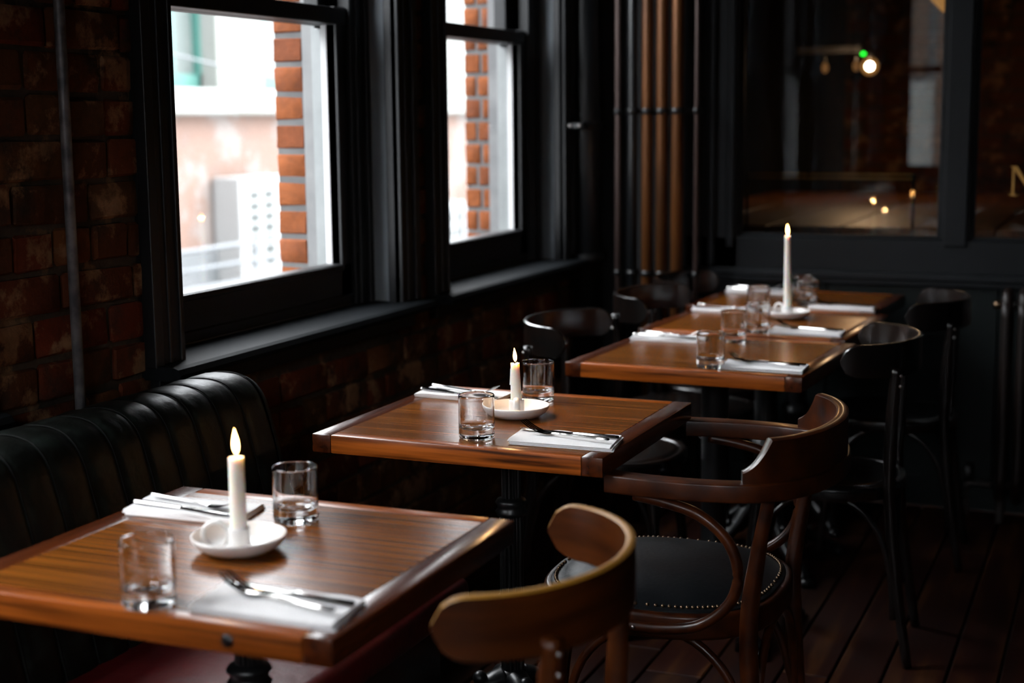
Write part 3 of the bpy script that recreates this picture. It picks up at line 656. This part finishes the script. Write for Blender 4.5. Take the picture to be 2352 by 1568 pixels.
# ------------------------------------------------------------------ tables
TW, TD, TH, TZ = .612, .578, .037, .75
def table(loc, rz, lab, ornate=0, plug=None, TD=.578):
    t = empty('dining_table', (*loc, 0), rz, label=lab, cat='table', group='wooden dining tables')
    eb = .042; hw, hd = TW/2, TD/2
    for s in (-1, 1):
        x0, x1 = (-hw, -hw+eb-.0004) if s < 0 else (hw-eb+.0004, hw)
        obj('end_board', B(x0, x1, -hd, hd, TZ-TH, TZ, .0025, 2), M['wood_end'], t, True, 30)
    for s in (-1, 1):
        y0, y1 = (-hd, -hd+.03) if s < 0 else (hd-.03, hd)
        obj('edge_strip', B(-hw+eb, hw-eb, y0, y1, TZ-TH, TZ, .0025, 2), M['wood_lip'], t, True, 30)
    n_ = 4; d_ = (TD-.06)/n_
    for k in range(n_):
        y0 = -hd+.03+k*d_; obj('plank', B(-hw+eb, hw-eb, y0+.0002, y0+d_-.0002, TZ-TH, TZ-.0002), M['wood_top'], t)
    if plug is not None:
        for sx_ in plug:
            o_ = obj('edge_bolt', lathe(bmesh.new(), [(0, .001), (.0085, .001), (.0095, -.003), (.011, -.003), (.0115, .0006), (.0115, -.006)], 20), M['iron'], t, True, loc=(sx_, -hd+.0002, TZ-TH*.55))
            o_.rotation_euler = (PI/2, 0, 0)
    b = obj('base', B(-.19, .19, -.19, .19, TZ-TH-.012, TZ-TH, .003), M['iron'], t)
    if ornate:
        obj('column', lathe(bmesh.new(), [(0, TZ-TH-.012), (.045, TZ-TH-.014), (.036, TZ-TH-.05), (.034, .46), (.034, .40), (.045, .39), (.047, .37), (.034, .355), (.034, .20), (.050, .18), (.05, .15), (.03, .13), (0, .13)], 28), M['iron'], t, True, 45)
    else:
        rib = bmesh.new(); n_ = 48; zs = [TZ-TH-.012, .10]
        segs = [(.20, .330, .0235), (.362, .540, .0235), (.575, TZ-TH-.012, .019), (.10, .175, .026)]
        for z0, z1, r_ in segs:
            rings = []
            for zz in (z0, z1): rings.append([rib.verts.new(((r_+(.0016 if i % 3 else -.0022))*math.cos(2*PI*i/n_), (r_+(.0016 if i % 3 else -.0022))*math.sin(2*PI*i/n_), zz)) for i in range(n_)])
            for i in range(n_): rib.faces.new((rings[0][i], rings[0][(i+1) % n_], rings[1][(i+1) % n_], rings[1][i]))
        obj('column', rib, M['iron'], t, True, 30)
        for zc in (.350, .560, .187):
            obj('collar', lathe(bmesh.new(), [(.018, zc-.022), (.030, zc-.018), (.034, zc-.010), (.029, zc-.004), (.029, zc+.004), (.034, zc+.009), (.030, zc+.016), (.020, zc+.020)], 28), M['iron'], t, True)
    legp = spline([(.02, 0, .19), (.06, 0, .175), (.10, 0, .125), (.15, 0, .075), (.21, 0, .045), (.255, 0, .018)], 5)
    lm = bmesh.new(); sweep(lm, legp, lambda i, tt: circ(.021-.006*tt, 12, 1.25), up=(0, 1, 0))
    lathe(lm, [(0, 0), (.020, .001), (.022, .012), (.012, .022), (0, .024)], 14, center=(.262, 0))
    for q in ((.075, .195, .016), (.055, .165, .014), (.12, .135, .012), (.16, .095, .010)):
        bmesh.ops.create_icosphere(lm, subdivisions=2, radius=q[2], matrix=Matrix.Translation((q[0], 0, q[1])))
    lme = mesh('foot', lm, M['iron'], True)
    for a_ in range(4): link('foot', lme, t, rot=(0, 0, PI/4+a_*PI/2))
    return t
GT_ = 'wooden dining tables'
T = {1: ((-1.163, 1.768), 0), 2: ((-1.170, 2.785), math.radians(-.6)), 3: ((-.990, 3.752), math.radians(-3)), 4: ((-.998, 4.385), math.radians(-3.5)), 5: ((-1.022, 4.942), math.radians(-3.2)), 0: ((-1.16, .50), 0)}
TL = {1: 'dark wooden two-seat table nearest the camera beside the green banquette', 2: 'sharp-focus wooden two-seat table with the short dripping candle', 3: 'wooden table with two tumblers and no candle behind the middle table',
      4: 'wooden table carrying the tall taper candle', 5: 'furthest wooden table pushed up to the glazed partition', 0: 'wooden table behind the viewpoint, seen as a reflection only'}
for k_, ((x_, y_), r_) in T.items():
    table((x_, y_), r_, TL[k_], ornate=k_ >= 3, plug={1: (.158,), 4: (.17,)}.get(k_), TD=.53 if k_ == 5 else .572)
def on_table(k_, dx, dy, dz=0):
    (x_, y_), r_ = T[k_]; c, s = math.cos(r_), math.sin(r_)
    return (x_+c*dx-s*dy, y_+s*dx+c*dy, TZ+dz)

# ------------------------------------------------------------------ tumblers
def tumbler_mesh():
    R, H = .0352, .086
    p = [(0, .0012), (R*.80, .0010), (R*.90, .0), (R*.965, .0018), (R*.99, .0045), (R, .008), (R, .012), (R, .04), (R, H-.006), (R, H-.0025), (R-.0003, H-.0009), (R-.0010, H), (R-.0016, H-.0009), (R-.0018, H-.003), (R-.0019, H-.008), (R-.0024, .045), (R-.0026, .032), (R-.0029, .028), (R-.0040, .0240), (R-.0065, .0212), (R-.010, .0195), (R-.016, .0182), (R-.024, .0176), (0, .0172)]
    return mesh('tumbler', lathe(bmesh.new(), p, 64), M['glass'], True, 60)
tm = tumbler_mesh()
GL = [(1, .018, -.252, 'clear tumbler nearest the viewpoint, at the front of the first table'), (1, -.012, .165, 'clear tumbler at the back of the first table, behind its candle'),
      (2, .018, -.207, 'sharp clear tumbler in front of the white dish on the middle table'), (2, -.018, .197, 'clear tumbler behind the short candle on the middle table'),
      (3, .060, -.225, 'blurred tumbler at the front edge of the candleless table'), (3, -.012, .197, 'blurred tumbler towards the back of the candleless table'),
      (4, .040, -.230, 'blurred tumbler before the tall taper candle'), (4, -.075, .16, 'blurred tumbler just behind the tall taper candle'),
      (5, .075, -.16, 'front tumbler of the pair on the furthest table'), (5, .030, -.05, 'rear tumbler of the pair on the furthest table')]
for k_, dx, dy, lb in GL:
    o_ = link('tumbler', tm, None, loc=on_table(k_, dx, dy, .0003)); tag(o_, lb, 'glass', 'water tumblers on the tables')

# ------------------------------------------------------------------ napkins + cutlery
def napkin_mesh(seed):
    rn = random.Random(seed); bm = bmesh.new(); L_, W_ = .208, .108; nx, ny = 26, 14
    for lay in range(3):
        z0 = lay*.0029; sh_ = rn.uniform(-.002, .002); ins = lay*.0012
        top = []; bot = []
        for i in range(nx+1):
            rt, rb = [], []
            for j in range(ny+1):
                u = i/nx; v = j/ny
                x = (u-.5)*(L_-ins)+.016*(v-.5)*-1*(.6 if lay else 1)+sh_; y_ = (v-.5)*(W_-ins*2)
                wv = .0011*math.sin(u*9+lay*1.3+seed)*(v**2)+.0016*max(0, v-.75)*math.sin(u*14+lay)*3
                e_ = min(1, min(v*9, 1))     # folded front edge is rounded and closed
                zt = z0+.0027*e_+wv*(.3+lay*.35)
                rt.append(bm.verts.new((x, y_, max(zt, z0+.0004)))); rb.append(bm.verts.new((x, y_, max(z0+wv*(.3+lay*.35)*.8-.0001, 0.0001+z0*.8))))
            top.append(rt); bot.append(rb)
        for i in range(nx):
            for j in range(ny):
                bm.faces.new((top[i][j], top[i+1][j], top[i+1][j+1], top[i][j+1])); bm.faces.new((bot[i][j], bot[i][j+1], bot[i+1][j+1], bot[i+1][j]))
            bm.faces.new((top[i][0], bot[i][0], bot[i+1][0], top[i+1][0])); bm.faces.new((top[i][ny], top[i+1][ny], bot[i+1][ny], bot[i][ny]))
        for j in range(ny):
            bm.faces.new((top[0][j], top[0][j+1], bot[0][j+1], bot[0][j])); bm.faces.new((top[nx][j], bot[nx][j], bot[nx][j+1], top[nx][j+1]))
    return mesh('napkin', bm, M['paper'], True, 45)
nk = [napkin_mesh(s) for s in range(3)]
def strip(bm, st, thick):
    """st: list of (x, halfwidth, z, y) stations"""
    rows = []
    for x, hw, z, yc, th in st:
        rows.append([bm.verts.new((x, yc-hw, z)), bm.verts.new((x, yc-hw*.6, z+th)), bm.verts.new((x, yc+hw*.6, z+th)), bm.verts.new((x, yc+hw, z)), bm.verts.new((x, yc+hw*.5, z-th*.4)), bm.verts.new((x, yc-hw*.5, z-th*.4))])
    for a_, b_ in zip(rows, rows[1:]):
        for k in range(6): j = (k+1) % 6; bm.faces.new((a_[k], a_[j], b_[j], b_[k]))
    bm.faces.new(rows[0]); bm.faces.new(rows[-1][::-1])
def fork():
    # origin near the handle end, fork points to -X, tines curve up
    e = empty('fork', (0, 0, 0))
    h = bmesh.new(); strip(h, [(0, .0042, .0022, 0, .0028), (-.004, .0050, .0022, 0, .0030), (-.03, .0046, .0024, 0, .0026), (-.07, .0034, .0030, 0, .0024), (-.10, .0026, .0034, 0, .0024), (-.120, .0026, .0034, 0, .0022), (-.128, .0045, .0028, 0, .0016)], 0)
    obj('handle', h, M['steel'], e, True, 50)
    def zc(u): return .0026-.0015*math.sin(u*PI*.9)+.021*u**1.9
    b_ = bmesh.new(); st = []
    for u, hw in ((0, .0045), (.08, .0085), (.2, .0112), (.34, .0118), (.44, .0116)): st.append((-.127-.066*u, hw, zc(u), 0, .0011))
    strip(b_, st, 0); obj('bowl', b_, M['steel'], e, True, 50)
    for k in range(4):
        t_ = bmesh.new(); y0 = (k-1.5)*.0062; st = []
        for u in (.42, .55, .7, .85, .97, 1.0): st.append((-.127-.066*u, .0021 if u < .95 else .0011, zc(u), y0*(1 if u < .8 else .96), .0010))
        strip(t_, st, 0); obj('tine', t_, M['steel'], e, True, 50)
    return e
def knife():
    e = empty('knife', (0, 0, 0))
    h = bmesh.new(); strip(h, [(0, .0048, .0030, 0, .0035), (-.004, .0056, .0030, 0, .0038), (-.05, .0052, .0030, 0, .0034), (-.085, .0044, .0030, 0, .0030), (-.094, .0040, .0030, 0, .0026)], 0)
    obj('handle', h, M['steel'], e, True, 50)
    b_ = bmesh.new(); strip(b_, [(-.093, .0036, .0030, 0, .0016), (-.102, .0060, .0030, -.001, .0010), (-.15, .0088, .0030, -.001, .0009), (-.19, .0082, .0030, -.001, .0008), (-.208, .0045, .0030, .002, .0006), (-.214, .0010, .0030, .005, .0004)], 0)
    obj('blade', b_, M['steel'], e, True, 50)
    return e
fk0, kn0 = fork(), knife(); used = [0]
NB = .0087
def place(proto, first, loc, rz, label, cat, grp, ry=0, rx=0):
    o_ = proto if first else copy_tree(proto)
    o_.location = loc; o_.rotation_euler = (rx, ry, rz); tag(o_, label, cat, grp); return o_
SET = [(1, .183, -.208, 0, 'on the near side of the first table', 1), (1, -.192, .155, PI, 'beside the banquette on the first table', 0),
       (2, .193, -.182, 0, 'on the near side of the middle table', 0), (2, -.190, .182, PI, 'on the wall side of the middle table', 0),
       (3, .185, -.19, 0, 'at the front corner of the candleless table', 0), (3, -.19, .18, PI, 'on the chair side of the candleless table', 0),
       (4, .175, -.20, 0, 'near the front edge of the taper candle table', 0), (4, -.19, .185, PI, 'behind the tumbler on the taper candle table', 0),
       (5, .195, -.19, 0, 'on the aisle side of the furthest table', 0), (5, -.19, .165, PI, 'on the pipe side of the furthest table', 0)]
for i, (k_, dx, dy, rr, wh, _) in enumerate(SET):
    rz = T[k_][1]+rr+math.radians((0, 3, 1.5, -4, 0, 2, -1, 3, 1, 0)[i])
    P0 = Vector(on_table(k_, dx, dy)); R = Matrix.Rotation(rz, 3, 'Z')
    def L(x, y, z): v = R @ Vector((x, y, 0)); return (P0.x+v.x, P0.y+v.y, TZ+z)
    o_ = link('napkin', nk[i % 3], None, loc=L(0, 0, .0003), rot=(0, 0, rz)); tag(o_, 'folded white paper napkin '+wh, 'napkin', 'folded napkins')
    place(kn0, i == 0, L(.101, .016, NB+.0006), rz+math.radians(-7), 'steel table knife '+wh, 'knife', 'table knives')
    place(fk0, i == 0, L(.094, -.022, NB+.0050), rz+math.radians(-13), 'steel fork tines up '+wh, 'fork', 'table forks', ry=math.radians(-1.2))

# ------------------------------------------------------------------ candle holders and candles
def holder(k_, dx, dy, ang, lab):
    t = empty('candle_holder', on_table(k_, dx, dy, .0003), ang, label=lab, cat='candle holder', group='white ceramic candle holders')
    p = [(0, .002), (.040, .0), (.050, .002), (.062, .010), (.0680, .019), (.0690, .0235), (.0672, .0245), (.0655, .0225), (.059, .012), (.048, .0062), (.020, .0050), (0, .0050)]
    obj('dish', lathe(bmesh.new(), p, 64), M['ceramic'], t, True)
    p = [(.0185, .004), (.0165, .010), (.0158, .028), (.0160, .034), (.0146, .0355), (.0128, .034), (.0126, .012), (0, .012)]
    obj('socket', lathe(bmesh.new(), p, 40), M['ceramic'], t, True)
    pts = [(.034+.018*math.cos(a_), 0, .0235+.0185*math.sin(a_)) for a_ in [2*PI*i/28 for i in range(28)]]
    obj('handle', sweep(bmesh.new(), pts, circ(.0036, 12, 1.8), up=(0, 1, 0), closed=True), M['ceramic'], t, True)
    return t
def candle(k_, dx, dy, r0, r1, h, lab, tilt=(0, 0), drip=0, fl=.038, seed=1, bend=.0, power=.8):
    P0 = on_table(k_, dx, dy, .0128)
    t = empty('candle', P0, 0, label=lab, cat='candle', group='lit white candles'); t.rotation_euler = (tilt[0], tilt[1], 0)
    bm = bmesh.new(); prof = []; NZ = 40
    for i in range(NZ+1): u = i/NZ; prof.append((r0+(r1-r0)*u, u*h))
    prof = [(0, 0)]+prof+[(r1*.93, h+.0008), (r1*.72, h-.001), (r1*.4, h-.0028), (0, h-.003)]
    lathe(bm, prof, 36)
    if drip:
        for v in bm.verts:
            a_ = math.atan2(v.co.y, v.co.x); rr = math.hypot(v.co.x, v.co.y)
            if rr > r1*.85:
                side = max(0, math.cos(a_-2.9))**1.5
                n1 = noise.noise(Vector((math.cos(a_)*2.2, math.sin(a_)*2.2, v.co.z*70)))
                d = 1+.14*side*(n1*.9+.35)*drip if v.co.z > .02 else 1
                v.co.x *= d; v.co.y *= d
                if v.co.z > h*.97: v.co.z += .003*noise.noise(Vector((math.cos(a_)*3, math.sin(a_)*3, 5)))
    obj('wax_body', bm, M['wax'], t, True, 70)
    if drip:
        dm = bmesh.new(); rn = random.Random(seed)
        for a_, zt, zb in ((2.6, h-.004, h*.35), (3.0, h*.8, h*.05), (3.5, h-.01, h*.55), (2.2, h*.5, h*.18), (-.9, h*.28, .012)):
            rz_ = lambda q: r0+(r1-r0)*(zt+(zb-zt)*q/7)/h+.0002
            pts = [(rz_(q)*math.cos(a_+.06*math.sin(q*3)), rz_(q)*math.sin(a_+.06*math.sin(q*3)), zt+(zb-zt)*q/7) for q in range(8)]
            tube(dm, spline(pts, 2), lambda tt: .0010+.0016*tt**2, 8, up=(1, 0, 0))
        obj('wax_drip', dm, M['wax'], t, True)
    obj('wick', tube(bmesh.new(), [(0, 0, h-.004), (.0005, 0, h+.003), (.0018, 0, h+.007)], .0009, 8, up=(1, 0, 0)), M['wick'], t, True)
    fp = [(0, 0)]+[(.0056*(fl/.038)*math.sin(PI*(u**.78))*(1-.28*u), u*fl) for u in [q/16 for q in range(1, 16)]]+[(0, fl)]
    f = obj('flame', lathe(bmesh.new(), fp, 20), M['flame'], t, True, loc=(.0008, 0, h+.0035)); f.rotation_euler = (0, math.radians(-3), 0)
    ld = bpy.data.lights.new('flame_light', 'POINT'); ld.energy = power; ld.color = (1, .55, .22); ld.shadow_soft_size = .006
    lo = bpy.data.objects.new('flame_light', ld); COL.objects.link(lo); lo.parent = t; lo.location = (0, 0, h+fl*.55)
    return t
holder(1, -.006, -.004, math.radians(203), 'white ceramic dish holder with ring handle on the first table')
candle(1, -.006, -.004, .0122, .0114, .124, 'white candle burning on the first table beside the banquette', fl=.040)
holder(2, .008, .015, math.radians(-68), 'white ceramic dish holder in sharp focus on the middle table')
candle(2, .008, .015, .0122, .0090, .098, 'short white candle with wax drips on the middle table', drip=1, fl=.030, tilt=(0, math.radians(-1.5)))
holder(4, .037, .092, math.radians(150), 'white ceramic dish holder under the tall taper candle')
candle(4, .037, .092, .0125, .0080, .240, 'tall white taper candle burning before the glazed partition', fl=.032, tilt=(0, math.radians(-1)))
holder(0, .0, .0, 1, 'white ceramic dish holder behind the viewpoint, seen as a reflection only')
candle(0, .0, .0, .0122, .0114, .12, 'white candle behind the viewpoint, seen as a reflection only')

# ------------------------------------------------------------------ bentwood chairs
def bent_chair(wm, em, back_h=.041, ctr=.775):
    """origin on the floor under the seat centre, front = +X, back at -X"""
    t = empty('bentwood_chair')
    se = lambda a_, rx, ry, n=2.4: (rx*math.copysign(abs(math.cos(a_))**(2/n), math.cos(a_)), ry*math.copysign(abs(math.sin(a_))**(2/n), math.sin(a_)))
    ring = [(*se(2*PI*i/40, .195, .19), .437) for i in range(40)]
    obj('seat_frame', sweep(bmesh.new(), ring, rrect(.026, .036, .008), closed=True), wm, t, True, 50)
    s_ = bmesh.new(); rows = []
    for r_, z_ in ((0, .452), (.5, .4535), (.85, .4555), (.97, .453), (1.0, .448), (1.0, .430), (.9, .428)):
        rows.append([s_.verts.new((*se(2*PI*i/40, .189*max(r_, .001), .184*max(r_, .001)), z_)) for i in range(40)])
    for a_, b_ in zip(rows, rows[1:]):
        for i in range(40): s_.faces.new((a_[i], a_[(i+1) % 40], b_[(i+1) % 40], b_[i]))
    s_.faces.new(rows[0]); obj('seat', s_, wm, t, True, 60)
    for sy in (-1, 1):
        obj('leg', tube(bmesh.new(), spline([(.145, sy*.135, .43), (.165, sy*.15, .22), (.185, sy*.165, 0)], 5), (.0165, .0115), 14), wm, t, True)
        obj('leg', sweep(bmesh.new(), spline([(-.235, sy*.160, 0), (-.200, sy*.155, .22), (-.178, sy*.150, .44), (-.180, sy*.158, .62), (-.188, sy*.166, .757)], 6),
            lambda i, tt: [(a_*(1 if tt < .6 else 1.15), b_*(1 if tt < .6 else .72)) for a_, b_ in circ(.0115+.004*math.sin(PI*min(1, tt*1.1)), 14)], up=(0, 1, 0)), wm, t, True)
        sc = bmesh.new()
        for zz in (.738, .712): bmesh.ops.create_icosphere(sc, subdivisions=2, radius=.0042, matrix=Matrix.Translation((-.1985, sy*.166, zz)))
        obj('screw', sc, M['screw'], t, True)
    Lp = [(.165, .152), (.165, -.152), (-.195, -.156), (-.195, .156)]
    for i in range(4):
        (x0, y0), (x1, y1) = Lp[i], Lp[(i+1) % 4]
        pts = []
        for u, z_ in ((0, .12), (.02, .22), (.10, .33), (.28, .405), (.5, .42), (.72, .405), (.90, .33), (.98, .22), (1, .12)):
            pts.append((x0+(x1-x0)*u, y0+(y1-y0)*u, z_))
        obj('brace', tube(bmesh.new(), spline(pts, 4), .0075, 10), wm, t, True)
    # wrap-around back panel
    N = 44; half = .221; bm = bmesh.new(); rows = []
    path = []
    for i in range(N+1):
        a_ = -PI/2*1.0+PI*i/N; path.append(Vector((-.060-.172*max(0, math.cos(a_)), half*math.sin(a_), ctr)))
    d_ = [0]
    for a_, b_ in zip(path, path[1:]): d_.append(d_[-1]+(b_-a_).length)
    tot = d_[-1]
    for i, p in enumerate(path):
        a_ = path[max(i-1, 0)]; b_ = path[min(i+1, N)]; tg = (b_-a_).normalized(); nr_ = tg.cross(Vector((0, 0, 1)))
        u = d_[i]/tot*2-1; e_ = min(1, (1-abs(u))*tot/2/.046); hh = back_h*math.sqrt(max(0.02, 1-(1-e_)**2))*(1-.04*(1-u*u))
        hh += .004*(1-u*u)
        th = .0065
        q = []
        for k in range(3): q.append(p+nr_*th*(-1)+Vector((0, 0, -hh+hh*k*.98)))
        ring_ = [p-nr_*th+Vector((0, 0, -hh+.003)), p-nr_*th+Vector((0, 0, hh-.003)), p-nr_*th*.4+Vector((0, 0, hh)), p+nr_*th*.4+Vector((0, 0, hh)), p+nr_*th+Vector((0, 0, hh-.003)), p+nr_*th+Vector((0, 0, -hh+.003)), p+nr_*th*.4+Vector((0, 0, -hh)), p-nr_*th*.4+Vector((0, 0, -hh))]
        rows.append([bm.verts.new(v) for v in ring_])
    for a_, b_ in zip(rows, rows[1:]):
        for k in range(8):
            j = (k+1) % 8; f = bm.faces.new((a_[k], a_[j], b_[j], b_[k]))
            if k in (1, 2, 3): f.material_index = 1
    bm.faces.new(rows[0]); bm.faces.new(rows[-1][::-1])
    obj('backrest', bm, [wm, em], t, True, 50)
    return t
def put_chair(c, x, y, rz, lab, grp='bentwood chairs'):
    c.location = (x, y, 0); c.rotation_euler = (0, 0, rz); tag(c, lab, 'chair', grp)
ch = bent_chair(M['chairwood'], M['chairedge']); put_chair(ch, -.806, 1.722, PI+math.radians(3), 'brown bentwood chair with curved backrest pulled up to the first table')
bc = bent_chair(M['blackwood'], M['blackwood'])
put_chair(bc, -.705, 3.775, PI+math.radians(4), 'black bentwood chair on the aisle side of the candleless table')
for x_, y_, rz, lb in ((-.670, 4.64, PI+math.radians(3), 'black bentwood chair on the aisle side, nearer the radiator'),
                       (-1.305, 3.83, math.radians(3), 'black bentwood chair on the wall side of the candleless table'),
                       (-1.275, 4.51, math.radians(-2), 'black bentwood chair on the wall side of the taper candle table'),
                       (-1.285, 4.965, math.radians(2), 'black bentwood chair in front of the copper pipes')):
    put_chair(copy_tree(bc), x_, y_, rz, lb)

# ------------------------------------------------------------------ armchair
ac = empty('armchair', (-.83, 2.80, 0), PI, label='brown wooden armchair with a studded black leather seat by the middle table', cat='chair')
AW = M['armwood']
se = lambda a_, rx, ry, n=2.7: (rx*math.copysign(abs(math.cos(a_))**(2/n), math.cos(a_)), ry*math.copysign(abs(math.sin(a_))**(2/n), math.sin(a_)))
ring = [(*se(2*PI*i/56, .225, .232), .422) for i in range(56)]
obj('seat_frame', sweep(bmesh.new(), ring, rrect(.030, .050, .008), closed=True), AW, ac, True, 50)
s_ = bmesh.new(); rows = []
for r_, z_ in ((0.001, .486), (.3, .484), (.55, .479), (.75, .471), (.87, .461), (.92, .4545), (.97, .4525), (.99, .450), (.99, .440)):
    rows.append([s_.verts.new((*se(2*PI*i/56, .228*r_, .235*r_), z_)) for i in range(56)])
for a_, b_ in zip(rows, rows[1:]):
    for i in range(56): s_.faces.new((a_[i], a_[(i+1) % 56], b_[(i+1) % 56], b_[i]))
s_.faces.new(rows[0]); st = obj('seat_pad', s_, M['leather'], ac, True, 60, label='black leather seat pad')
nl = bmesh.new()
for i in range(124):
    x_, y_ = se(2*PI*i/124, .2165, .223); bmesh.ops.create_icosphere(nl, subdivisions=1, radius=.0043, matrix=Matrix.Translation((x_, y_, .4555)))
obj('nail_heads', nl, M['nail'], st, True, kind='stuff', label='row of brass nail heads')
half = [(.038, .262), (-.04, .272), (-.12, .272), (-.19, .262), (-.245, .238), (-.290, .188), (-.322, .105)]
rail = [(x_, y_, .698) for x_, y_ in half]+[(-.335, 0, .698)]+[(x_, -y_, .698) for x_, y_ in half[::-1]]
rp_ = spline(rail, 6)
obj('arm_rail', sweep(bmesh.new(), rp_, lambda i, tt: rrect(.046-.010*(1-abs(tt*2-1))**.7, .034, .0035)), AW, ac, True, 50)
# raised crest on the rail
cp = [p for p in rp_ if p.x < -.205]; bm = bmesh.new(); rows = []
N = len(cp); dd = [0]
for a_, b_ in zip(cp, cp[1:]): dd.append(dd[-1]+(b_-a_).length)
cps = [cp[0]]; 
fine = spline(cp, 4); dd = [0]
for a_, b_ in zip(fine, fine[1:]): dd.append(dd[-1]+(b_-a_).length)
tot = dd[-1]
for i, p in enumerate(fine):
    a_ = fine[max(i-1, 0)]; b_ = fine[min(i+1, len(fine)-1)]; tg = (b_-a_).normalized(); nr_ = tg.cross(Vector((0, 0, 1)))
    d_ = min(dd[i], tot-dd[i]); u = min(1, d_/.050); h_ = .024+.058*(.35*u+.65*u**2.2); th = .0120
    base = .7125
    rows.append([bm.verts.new(p+nr_*s*th*q+Vector((0, 0, base-.698+hh))) for s, q, hh in ((-1, 1, 0), (-1, 1, h_-.003), (-1, .5, h_), (1, .5, h_), (1, 1, h_-.003), (1, 1, 0))])
for a_, b_ in zip(rows, rows[1:]):
    for k in range(6):
        j = (k+1) % 6; f = bm.faces.new((a_[k], a_[j], b_[j], b_[k]))
for i, f in enumerate(bm.faces):
    pass
f1 = bm.faces.new(rows[0]); f2 = bm.faces.new(rows[-1][::-1]); f1.material_index = 1; f2.material_index = 1
bm.faces.ensure_lookup_table()
for f in bm.faces:
    c_ = f.calc_center_median()
    nz_ = f.normal if f.normal.length else Vector((0, 0, 1))
for r_i, (a_, b_) in enumerate(zip(rows, rows[1:])):
    d_ = min(dd[r_i], tot-dd[r_i])
    if d_ < .052:
        for f in a_[2].link_faces:
            if a_[3] in f.verts and b_[2] in f.verts: f.material_index = 1
obj('crest', bm, [AW, M['wornedge']], ac, True, 40)
for sy in (-1, 1):
    obj('leg', tube(bmesh.new(), spline([(.165, sy*.165, .41), (.178, sy*.175, .22), (.19, sy*.185, 0)], 5), (.0175, .013), 14), AW, ac, True)
    obj('leg', tube(bmesh.new(), spline([(-.245, sy*.195, 0), (-.222, sy*.192, .22), (-.212, sy*.196, .42), (-.228, sy*.205, .56), (-.252, sy*.212, .690)], 6), lambda t_: .0125+.0055*math.sin(PI*min(1, t_+.1)), 14), AW, ac, True)
    lp = spline([(-.01, sy*.262, .676), (-.07, sy*.265, .668), (-.135, sy*.266, .650), (-.188, sy*.264, .605), (-.207, sy*.262, .545), (-.190, sy*.260, .487), (-.135, sy*.258, .440), (-.06, sy*.257, .424), (.03, sy*.256, .424), (.10, sy*.252, .430)], 5)
    lo_ = obj('arm_loop', tube(bmesh.new(), lp, .0105, 14), AW, ac, True)
    sc = bmesh.new()
    for xx in (-.01, .045): bmesh.ops.create_icosphere(sc, subdivisions=2, radius=.0042, matrix=Matrix.Translation((xx, sy*.2665, .424)))
    obj('screw', sc, M['screw'], lo_, True)
Lp = [(.172, .17), (.172, -.17), (-.222, -.185), (-.222, .185)]
for i in range(4):
    (x0, y0), (x1, y1) = Lp[i], Lp[(i+1) % 4]
    pts = [(x0+(x1-x0)*u, y0+(y1-y0)*u, z_) for u, z_ in ((0, .10), (.02, .19), (.12, .31), (.30, .378), (.5, .392), (.70, .378), (.88, .31), (.98, .19), (1, .10))]
    obj('brace', tube(bmesh.new(), spline(pts, 4), .0090, 12), AW, ac, True)
